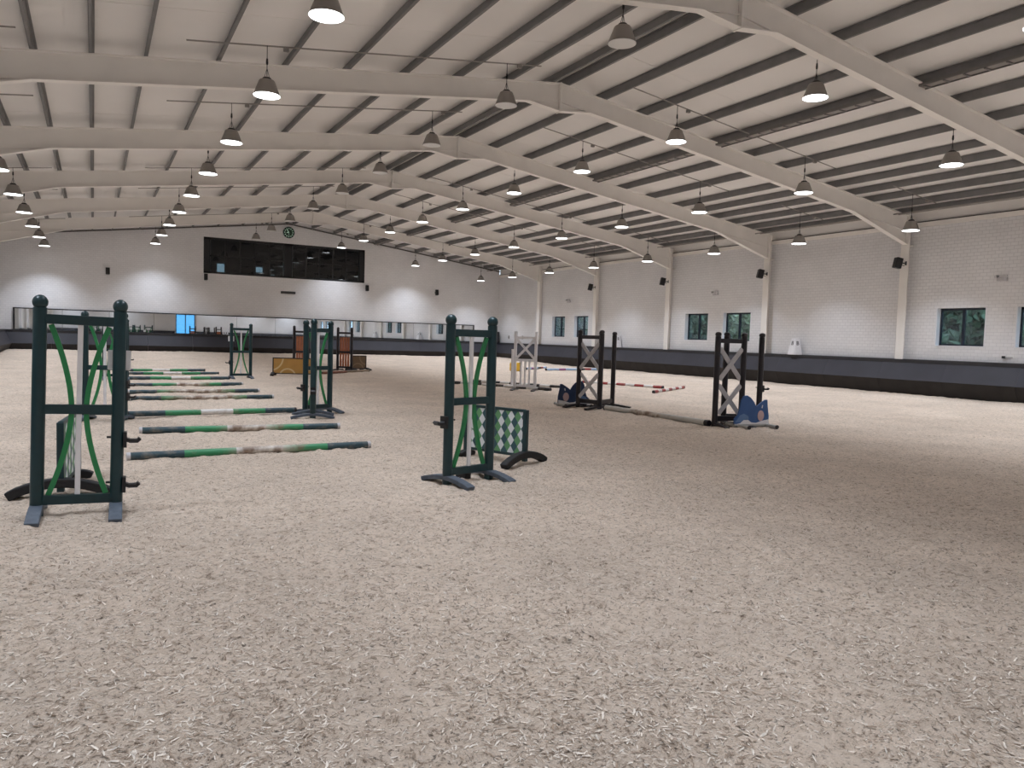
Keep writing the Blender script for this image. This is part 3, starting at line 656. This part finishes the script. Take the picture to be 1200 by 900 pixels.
def text_mesh(body, size):
    cu = bpy.data.curves.new('letter', 'FONT'); cu.body = body; cu.size = size; cu.extrude = 0.004; cu.align_x = 'CENTER'; cu.align_y = 'CENTER'
    o = bpy.data.objects.new('tmp', cu); COL.objects.link(o); dg = bpy.context.evaluated_depsgraph_get()
    me = bpy.data.meshes.new_from_object(o.evaluated_get(dg)); bpy.data.objects.remove(o); me.materials.clear(); me.materials.append(M['black']); return me
def marker(y, letter, label):
    # four-sided white cone with the letter on each sloping face, hooked over the kickboard cap
    t = thing('letter_marker', label, 'marker', (26.03, y, 1.24), group='dressage letter markers')
    b, tp, h = 0.215, 0.115, 0.68; body = MB()
    q0 = [(-b, -b, 0), (b, -b, 0), (b, b, 0), (-b, b, 0)]; q1 = [(-tp, -tp, h), (tp, -tp, h), (tp, tp, h), (-tp, tp, h)]
    for i in range(4): body.quad([q0[i], q0[(i+1) % 4], q1[(i+1) % 4], q1[i]])
    body.quad(q0); body.quad(q1); cone = part('cone', body, M['white'], t, 0.015); cone.rotation_euler = (0, 0, R(-10)); me = text_mesh(letter, 0.24)
    lean = math.atan2(b-tp, h)
    for a in range(4):
        o = link('letter', me, t); q = a*math.pi/2; rr = b-(b-tp)*0.70+0.004
        o.matrix_basis = Matrix.Rotation(R(-10), 4, 'Z') @ Matrix.Rotation(q, 4, 'Z') @ Matrix.Translation((0, -rr, h*0.70)) @ Matrix.Rotation(math.pi/2-lean, 4, 'X')
    part('bracket', MB().span(0.02, -0.06, -0.15, 0.15, -0.15, -0.005), M['kickcap'], t)
    return t
marker(22.65, 'B', 'white cone marker lettered B, near the viewer on the window wall kickboard')
marker(35.2, 'R', 'white cone marker lettered R, farther along the window wall kickboard')

# ================================================================== JUMPS
WW = 0.302      # half width between wing posts
def green_wing_proto():
    t = link('jump_wing', None)
    pm_ = MB().tube([(0, 0, -0.03), (0, 0, 1.70)], 0.053, 18).mesh('post', M['wing'])
    fm_ = MB().lathe([(0.02, 1.695), (0.034, 1.70), (0.030, 1.712)]+[(0.060*math.sin(a), 1.742-0.060*math.cos(a)) for a in [0.5+0.22*i for i in range(12)]]+[(0.002, 1.802)], 18).mesh('finial', M['wing'])
    ft = MB().bar([(0, -0.385, 0.010), (0, -0.34, 0.026), (0, -0.20, 0.058), (0, -0.07, 0.075), (0, 0.07, 0.075), (0, 0.20, 0.058), (0, 0.34, 0.026), (0, 0.385, 0.010)], 0.105, 0.05, (1, 0, 0)).mesh('foot', M['foot'], 0.008)
    for s in (-1, 1):
        p = link('post', pm_, t); p.location = (s*WW, 0, 0); link('finial', fm_, p)
        f = link('foot', ft, t); f.location = (s*WW, 0, -0.01)
    for z in (1.61, 0.875, 0.125):
        part('rail', MB().box((0, 0, z), (2*WW-0.06, 0.055, 0.078)), M['wing'], t, 0.006)
    part('upright', MB().box((0.0, 0.004, 0.865), (0.042, 0.03, 1.42)), M['white'], t, 0.005, 'white centre upright')
    for s in (-1, 1):
        pts = []
        for k in range(17):
            u = -1+k/8; pts.append((s*(0.055+0.165*abs(u)**1.7), 0.006, 0.865+0.70*u))
        part('curved_bar', MB().bar(pts, 0.03, 0.042, (0, 1, 0)), M['green'], t, 0.0, 'bright green curved bar')
    return t
def cup(parent, x, z, sx):
    c = MB(); c.box((x+sx*0.06, 0, z), (0.03, 0.10, 0.13)); c.bar([(x+sx*0.07, 0, z), (x+sx*0.10, 0, z-0.012), (x+sx*0.16, 0, z-0.012), (x+sx*0.18, 0, z+0.01)], 0.075, 0.030, (0, 1, 0)); c.tube([(x-sx*0.085, 0, z+0.02), (x+sx*0.06, 0, z+0.02)], 0.010, 6)
    return part('jump_cup', c, M['black'], parent)
def place(t, a, b):
    """stand a wing so that its posts fall at ground points a and b (local -x at a)"""
    t.location = ((a[0]+b[0])/2, (a[1]+b[1])/2, gz((a[0]+b[0])/2, (a[1]+b[1])/2)); t.rotation_euler = (0, 0, math.atan2(b[1]-a[1], b[0]-a[0]))
GW = green_wing_proto()
wings = [((-0.44, 7.27), (0.14, 7.25), [(1, 0.62, 1), (1, 0.235, 1)], 1, 'green ball-topped jump wing nearest the viewer, at the far left'),
         ((-0.13, 14.45), (0.46, 14.25), [(1, 0.60, 1), (1, 0.40, 1)], 0, 'green ball-topped jump wing right behind the nearest left wing'),
         ((3.29, 7.40), (3.91, 7.58), [(-1, 0.66, -1)], 0, 'green ball-topped jump wing beside the argyle panel in the middle'),
         ((3.53, 14.74), (4.16, 15.04), [(-1, 0.50, -1)], 0, 'green jump wing at the right end of the raised row of poles, facing the viewer'),
         ((3.50, 13.88), (3.65, 14.46), [(-1, 0.50, -1)], 0, 'green jump wing standing edge-on against its twin'),
         ((0.27, 25.6), (0.89, 25.6), [(1, 0.6, 1)], 0, 'farthest left green jump wing, glimpsed through the nearer wings'),
         ((3.92, 26.18), (4.55, 26.20), [(-1, 0.52, -1)], -1, 'farthest green jump wing, at the right ends of the ground poles')]
for i, (a, b, cups, plate, lab) in enumerate(wings):
    t = GW if i == len(wings)-1 else copy_tree(GW)
    place(t, a, b); tag(t, lab, 'jump wing', 'green and white jump wings')
    if i == 0: t.rotation_euler = (0, R(1.2), t.rotation_euler[2]); t.location.x += 0.026; t.scale.x = 0.955
    for (s, z, sx) in cups: cup(t, s*WW, z, sx)
    if plate: part('white_plate', MB().box((plate*WW, 0.065, 1.29), (0.185, 0.012, 0.17)), M['white'], t, 0.01, 'white plastic plate behind the post')

def argyle_panel(a, b, label, n_foot=1):
    L = 1.0; t = thing('argyle_filler', label, 'jump filler', group='argyle jump fillers')
    part('panel', MB().box((0, 0, 0.40), (L-0.08, 0.03, 0.54)), M['argyle'], t, 0, 'argyle diamonds in white, green and dark teal')
    for s in (-1, 1):
        part('post', MB().box((s*(L/2-0.02), 0, 0.37), (0.055, 0.06, 0.64)), M['wing'], t, 0.006)
        fl = 0.42 if s > 0 else 0.13
        pts = [(s*(L/2-0.02), -fl+2*fl*k/12, 0.02+(0.115 if s > 0 else 0.03)*math.sin(math.pi*k/12)**0.8) for k in range(13)]
        part('foot', MB().bar(pts, 0.10, 0.085, (1, 0, 0)), M['rubber'], t, 0.012, 'arched black rubber foot')
    for z in (0.68, 0.12): part('rail', MB().box((0, 0, z), (L-0.06, 0.045, 0.035)), M['wing'], t, 0.004)
    place(t, a, b); return t
argyle_panel((4.30, 9.10), (4.72, 8.15), 'argyle patterned jump filler behind the middle green wing')
argyle_panel((-0.14, 9.05), (-0.27, 8.02), 'argyle jump filler seen end-on behind the nearest left wing')
# a loose cup lying under the middle wing
o = link('loose_jump_cup', MB().box((0, 0, 0.04), (0.11, 0.14, 0.085)).mesh('loose_jump_cup', M['black'], 0.01)); o.location = (3.60, 7.62, gz(3.6, 7.62)); o.rotation_euler = (0, 0, 0.5); tag(o, 'black jump cup block lying under the middle green wing', 'jump cup')

# ------------------------------------------------------------------ poles
DT, GR, WH, BK, RD, LB, PU = (0.025, 0.060, 0.075), (0.035, 0.25, 0.10), (0.70, 0.67, 0.64), (0.020, 0.016, 0.016), (0.30, 0.035, 0.035), (0.34, 0.48, 0.66), (0.30, 0.12, 0.25)
five = [(0.205, DT), (0.41, GR), (0.60, WH), (0.80, GR), (1.0, DT)]
PM = dict(clean=band_mat('green_white_pole', five), worn=band_mat('worn_green_pole', five, worn=(0.44, 0.63)),
          worn2=band_mat('badly_worn_green_pole', five, worn=(0.34, 0.68)),
          bw=band_mat('black_white_pole', [((k+1)/9, BK if k % 2 == 0 else WH) for k in range(9)]),
          rw=band_mat('red_white_pole', [((k+1)/9, RD if k % 2 == 0 else WH) for k in range(9)]),
          lb=band_mat('light_blue_pole', [(0.22, LB), (0.34, PU), (0.56, LB), (0.70, BK), (0.82, RD), (1.0, LB)]),
          white=band_mat('muddy_white_pole', [(0.5, (0.50, 0.48, 0.44)), (0.97, (0.50, 0.48, 0.44)), (1.0, BK)], worn=(0.35, 0.56)),
          rust=band_mat('rust_pole', [(0.5, (0.25, 0.09, 0.05)), (1.0, (0.22, 0.15, 0.09))]))
def pole(a, b, kind, label, r=0.05, za=None, zb=None, group='jump poles on the sand'):
    a3 = Vector((a[0], a[1], (gz(*a) if za is None else za)+r*0.86)); b3 = Vector((b[0], b[1], (gz(*b) if zb is None else zb)+r*0.86))
    L = (b3-a3).length; n = 12
    o = link('jump_pole', MB().tube([(L*(k/n-0.5), 0, 0) for k in range(n+1)], r, 16).mesh('jump_pole', PM[kind]))
    o.location = (a3+b3)/2; d = (b3-a3).normalized(); o.rotation_euler = (0, -math.asin(d.z), math.atan2(d.y, d.x)); tag(o, label, 'jump pole', group)
    for s in (-1, 1): part('end_cap', MB().tube([(s*(L/2-0.03), 0, 0), (s*(L/2+0.012), 0, 0)], r*1.04, 16), M['offwhite'] if kind in ('worn', 'worn2') else M['blackpaint'], o)
    return o
pole((0.35, 9.99), (3.33, 10.11), 'worn', 'worn green ground pole with brown bare middle, nearest the viewer')
pole((0.60, 12.46), (3.56, 12.40), 'worn', 'worn green ground pole with bare middle, second from the viewer')
pole((0.50, 14.60), (3.40, 14.80), 'clean', 'green and white pole ending at the paired green wings', za=0.02, zb=0.02)
pole((0.66, 18.14), (3.68, 18.28), 'worn2', 'worn brown and green ground pole just beyond the paired green wings')
pole((0.71, 20.05), (3.72, 20.27), 'worn2', 'worn green ground pole, fifth from the viewer in the row')
pole((0.76, 22.45), (3.74, 22.85), 'worn', 'worn green ground pole, sixth from the viewer in the row')
pole((0.90, 25.45), (3.80, 25.70), 'clean', 'green and white pole ending at the farthest green wing')
pole((0.84, 28.30), (3.85, 28.45), 'clean', 'green and white ground pole, second farthest of the row')
pole((0.62, 30.30), (3.64, 30.46), 'clean', 'green and white ground pole, farthest of the row')
pole((10.28, 14.26), (10.47, 11.10), 'white', 'muddy white pole lying between the two black wings', r=0.06)
pole((10.55, 23.5), (12.23, 19.84), 'bw', 'black and white pole under the white wing, front one')
pole((11.75, 24.3), (13.26, 20.88), 'bw', 'black and white pole lying just behind the white wing')
pole((16.15, 23.9), (17.27, 20.61), 'rw', 'red and white pole lying behind the lone black post')
pole((15.42, 18.85), (18.14, 20.55), 'rw', 'red and white pole slanting towards the window wall')
pole((20.1, 33.1), (23.9, 33.8), 'lb', 'pale blue and red striped pole beyond the white wing', r=0.06)
pole((19.4, 33.9), (21.6, 35.6), 'lb', 'pale blue pole lying behind the striped blue pole', r=0.06)
pole((7.6, 29.0), (10.2, 31.2), 'rust', 'rusty brown pole lying between the orange wings')

# ------------------------------------------------------------------ black wings with crossed boards
def black_wing(a, b, label, crossed=True, cups=()):
    w = math.hypot(b[0]-a[0], b[1]-a[1])/2; t = thing('cross_wing' if crossed else 'post_frame', label, 'jump wing', group='black jump wings')
    for s in (-1, 1):
        p = part('post', MB().tube([(s*w, 0, -0.03), (s*w, 0, 1.74)], 0.056, 14), M['blackpaint'], t)
        part('finial', MB().lathe([(0.03, 1.735), (0.056, 1.75), (0.062, 1.78), (0.05, 1.81), (0.02, 1.825)], 14, (s*w, 0, 0)), M['blackpaint'], p)
        part('foot', MB().bar([(s*w, -0.48, 0.01), (s*w, -0.1, 0.05), (s*w, 0.1, 0.05), (s*w, 0.48, 0.01)], 0.09, 0.045, (1, 0, 0)), M['blackpaint'], t)
    part('rail', MB().box((0, 0, 0.15), (2*w-0.06, 0.05, 0.10)), M['blackpaint'], t, 0.006)
    if crossed:
        part('rail', MB().box((0, 0, 1.655), (2*w-0.06, 0.05, 0.085)), M['blackpaint'], t, 0.006)
        for z0, z1 in ((0.24, 0.80), (0.91, 1.51)):
            for s in (-1, 1):
                part('cross_board', MB().bar([(-s*(w-0.055), 0.0 if s < 0 else -0.026, z0), (s*(w-0.055), 0.0 if s < 0 else -0.026, z1)], 0.024, 0.085, (0, 1, 0)), M['offwhite'], t, 0, 'pale grey crossed board')
    for s, z, sx in cups: cup(t, s*w, z, sx)
    place(t, a, b); return t
black_wing((10.10, 15.12), (10.26, 14.46), 'black jump wing with white crosses at the farther end of the muddy pole', True)
black_wing((10.45, 14.75), (11.10, 15.12), 'plain black two-post frame joined behind the farther crossed wing', False)
black_wing((10.57, 11.05), (11.13, 10.92), 'black jump wing with white crosses at the nearer end of the muddy pole', True)
black_wing((11.02, 11.28), (11.67, 10.98), 'plain black two-post frame behind the nearer crossed wing', False, [(1, 0.72, 1)])

# ------------------------------------------------------------------ blue cut-out fillers
def cutout(a, b, flip, label, main):
    t = thing('cutout_filler', label, 'jump filler', group='blue cut-out jump fillers'); s = -1 if flip else 1
    P = lambda pts: [(s*x, z) for x, z in pts]
    shape = [(-0.42, 0.05), (0.40, 0.05), (0.40, 0.22), (0.365, 0.40), (0.35, 0.53), (0.30, 0.53), (0.18, 0.46), (0.09, 0.395), (0.03, 0.49), (-0.05, 0.57), (-0.14, 0.615), (-0.22, 0.60), (-0.27, 0.52), (-0.30, 0.36), (-0.34, 0.24), (-0.42, 0.17)]
    part('board', MB().prism(P(shape), 1, -0.014, 0.014), M[main], t)
    wave = [(-0.40, 0.055), (0.39, 0.055), (0.39, 0.15), (0.30, 0.135), (0.20, 0.115), (0.10, 0.085), (-0.02, 0.095), (-0.10, 0.145), (-0.20, 0.145), (-0.28, 0.085), (-0.36, 0.07)]
    part('white_wave', MB().prism(P(wave), 1, -0.021, 0.021), M['white'], t, 0, 'white wave shape along the foot')
    hill = [(-0.40, 0.10), (-0.28, 0.10), (-0.18, 0.16), (-0.08, 0.16), (-0.10, 0.22), (-0.20, 0.265), (-0.30, 0.23)]
    part('pale_patch', MB().prism(P(hill), 1, -0.018, 0.018), M['blue2'], t)
    pk = [(0.20+0.075*math.cos(q*math.pi/9), 0.225+0.10*math.sin(q*math.pi/9)*(1.0 if q < 9 else 1.05)) for q in range(18)]
    part('pink_patch', MB().prism(P(pk), 1, -0.024, 0.024), M['pink'], t, 0, 'round dusty pink patch')
    fleck = [(0.215, 0.37), (0.235, 0.37), (0.245, 0.425), (0.228, 0.43)]
    part('pale_fleck', MB().prism(P(fleck), 1, -0.020, 0.020), M['white'], t)
    part('pipe', MB().tube([(-0.42, 0, 0.04), (0.42, 0, 0.04)], 0.035, 10), M['pipe'], t)
    for q in (-1, 1):
        f = part('pipe_foot', MB().tube([(q*0.33, -0.33, 0.035), (q*0.33, 0.33, 0.035)], 0.036, 12), M['pipe'], t)
        for e in (-1, 1): part('end_cap', MB().tube([(q*0.33, e*0.325, 0.035), (q*0.33, e*0.345, 0.035)], 0.038, 12), M['black'], f)
    place(t, a, b); return t
cutout((10.72, 10.66), (11.50, 10.58), False, 'bright blue cut-out filler with pink patch at the nearer black wing', 'blue')
cutout((9.70, 15.40), (10.50, 15.25), True, 'dark navy cut-out filler with pink patch at the farther black wing', 'navy')

# ------------------------------------------------------------------ white wing, post, yellow block
a, b = (11.24, 20.33), (11.72, 19.92); w = math.hypot(b[0]-a[0], b[1]-a[1])/2
t = thing('lattice_wing', 'white slatted jump wing with crossed top standing on black and white poles', 'jump wing')
for s in (-1, 1):
    part('post', MB().box((s*w, 0, 0.88), (0.085, 0.07, 1.82)), M['white'], t, 0.008)
    part('foot', MB().bar([(s*w, -0.45, 0.015), (s*w, 0, 0.05), (s*w, 0.45, 0.015)], 0.09, 0.045, (1, 0, 0)), M['blackpaint'], t)
for z in (1.60, 0.92, 0.14): part('rail', MB().box((0, 0, z), (2*w-0.08, 0.05, 0.075)), M['white'], t, 0.006)
for s in (-1, 1): part('cross_board', MB().bar([(-s*(w-0.04), 0 if s < 0 else -0.028, 0.97), (s*(w-0.04), 0 if s < 0 else -0.028, 1.55)], 0.024, 0.07, (0, 1, 0)), M['white'], t)
for x in (-0.13, 0.0, 0.13): part('slat', MB().box((x, 0, 0.53), (0.06, 0.03, 0.74)), M['white'], t, 0.004)
place(t, a, b)
t = thing('short_stand', 'short white jump post standing behind the white slatted wing', 'jump post', (11.85, 21.6, gz(11.85, 21.6)))
part('post', MB().tube([(0, 0, 0), (0, 0, 1.22)], 0.045, 12), M['white'], t); part('foot', MB().bar([(-0.3, 0, 0.03), (0.3, 0, 0.03)], 0.09, 0.05, (0, 1, 0)), M['white'], t); part('foot', MB().bar([(0, -0.3, 0.03), (0, 0.3, 0.03)], 0.09, 0.05, (1, 0, 0)), M['white'], t)
t = thing('jump_block', 'yellow jump block with dark end near the white wing', 'jump block', (17.85, 32.3, gz(17.85, 32.3)), 0.3)
part('body', MB().box((0, 0, 0.21), (0.40, 0.34, 0.40)), M['yellow'], t, 0.04); part('dark_end', MB().box((0.225, 0, 0.21), (0.06, 0.36, 0.42)), M['black'], t, 0.02)
for z in (0.12, 0.30): part('groove', MB().box((0, 0, z), (0.38, 0.352, 0.03)), M['yellow'], t)

# ------------------------------------------------------------------ orange wings and painted board fillers
def orange_wing(a, b, label):
    w = math.hypot(b[0]-a[0], b[1]-a[1])/2; t = thing('slatted_wing', label, 'jump wing', group='black and orange jump wings')
    for s in (-1, 1):
        p = part('post', MB().tube([(s*w, 0, -0.02), (s*w, 0, 1.74)], 0.055, 12), M['blackpaint'], t)
        part('finial', MB().lathe([(0.03, 1.735), (0.056, 1.75), (0.06, 1.78), (0.02, 1.82)], 12, (s*w, 0, 0)), M['blackpaint'], p)
        part('foot', MB().bar([(s*w, -0.48, 0.01), (s*w, 0, 0.06), (s*w, 0.48, 0.01)], 0.09, 0.045, (1, 0, 0)), M['blackpaint'], t)
    for z in (1.58, 0.78, 0.14): part('rail', MB().box((0, 0, z), (2*w-0.06, 0.05, 0.08)), M['blackpaint'], t, 0.005)
    n = 4
    for z0, z1 in ((0.18, 0.74), (0.82, 1.40)):
        for i in range(n): part('slat', MB().box((-w+0.085+(2*w-0.17)*(i+0.5)/n, 0, (z0+z1)/2), (0.085, 0.025, z1-z0)), M['orange'], t, 0.003)
    place(t, a, b); return t
orange_wing((7.08, 31.2), (7.55, 30.8), 'black and orange slatted jump wing behind the yellow board')
orange_wing((9.06, 31.9), (9.52, 31.45), 'black and orange slatted jump wing beside the shaded brown board')
def board(a, b, m, label, h=0.55):
    w = math.hypot(b[0]-a[0], b[1]-a[1])/2; t = thing('board_filler', label, 'jump filler', group='painted board fillers')
    part('panel', MB().box((0, 0, 0.08+h/2), (2*w-0.04, 0.035, h)), m, t)
    for s in (-1, 1):
        part('edge_post', MB().box((s*(w-0.015), 0, 0.08+h/2), (0.04, 0.05, h+0.03)), M['blackpaint'], t)
        part('foot', MB().bar([(s*(w-0.02), -0.40+0.80*k/8, 0.02+0.07*math.sin(math.pi*k/8)) for k in range(9)], 0.11, 0.07, (1, 0, 0)), M['rubber'], t)
    for z in (0.08, 0.08+h): part('rail', MB().box((0, 0, z), (2*w, 0.05, 0.035)), M['blackpaint'], t)
    place(t, a, b); return t
board((5.62, 28.05), (7.05, 27.55), M['ochre'], 'yellow ochre board filler with cream arcs behind the paired green wings')
board((9.74, 32.25), (10.48, 32.45), M['brown'], 'ochre board filler painted dull brown for shade, beside the orange slatted wing')

# ================================================================== WOOD FIBRE LYING ON THE SAND
rg = np.random.default_rng(5)
def chips(n, m, lmin, lmax, name, label, rmin, rmax):
    th = YAW+rg.uniform(-0.72, 0.72, n); rr = np.exp(rg.uniform(math.log(rmin), math.log(rmax), n)); x = rr*np.sin(th); y = rr*np.cos(th)
    clump = vnoise(x, y, 1.3)+vnoise(x, y, 3.1); ok = (clump > -0.45+0.5*rg.random(n)-0.25) & (x > XL+0.7); x = x[ok]; y = y[ok]; n = len(x)
    ln = rg.uniform(lmin, lmax, n)*(0.6+rg.random(n)*0.7); wd = ln*rg.uniform(0.10, 0.28, n); a = rg.uniform(0, 6.283, n); tilt = rg.normal(0, 0.22, n)
    z = ground(x, y)+0.003+np.abs(tilt)*ln*0.3
    dx, dy, dz = np.cos(a)*np.cos(tilt), np.sin(a)*np.cos(tilt), np.sin(tilt); sx, sy = -np.sin(a), np.cos(a); roll = rg.normal(0, 0.35, n); bend = rg.normal(0, 0.06, n)*ln
    V = []
    for u in (-0.5, 0.0, 0.5):
        for v in (-0.5, 0.5):
            k = 0.55 if u else 1.0
            V.append(np.stack([x+dx*ln*u+sx*wd*v*k+(0 if u else 1)*sx*bend, y+dy*ln*u+sy*wd*v*k+(0 if u else 1)*sy*bend, z+dz*ln*u+roll*wd*v*0.5+(0 if u else 1)*np.abs(bend)*0.3], -1))
    V = np.stack(V, 1).reshape(-1, 3); base = np.arange(n)[:, None]*6
    F = np.concatenate([base+np.array([0, 1, 3, 2]), base+np.array([2, 3, 5, 4])], 0)
    me = bpy.data.meshes.new(name); me.vertices.add(len(V)); me.vertices.foreach_set('co', V.ravel().astype(np.float32)); me.loops.add(F.size); me.loops.foreach_set('vertex_index', F.ravel().astype(np.int32))
    me.polygons.add(len(F)); me.polygons.foreach_set('loop_start', np.arange(0, F.size, 4, dtype=np.int32)); me.update(calc_edges=True); me.materials.append(m)
    o = link(name, me); o['kind'] = 'stuff'; o['label'] = label; o['category'] = 'wood fibre'; return o
chips(42000, M['chipl'], 0.008, 0.032, 'pale_wood_fibre', 'pale wood fibre flakes strewn over the riding sand', 2.3, 15.0)
chips(34000, M['chipd'], 0.010, 0.034, 'brown_wood_fibre', 'brown wood fibre flakes strewn over the riding sand', 2.3, 13.0)
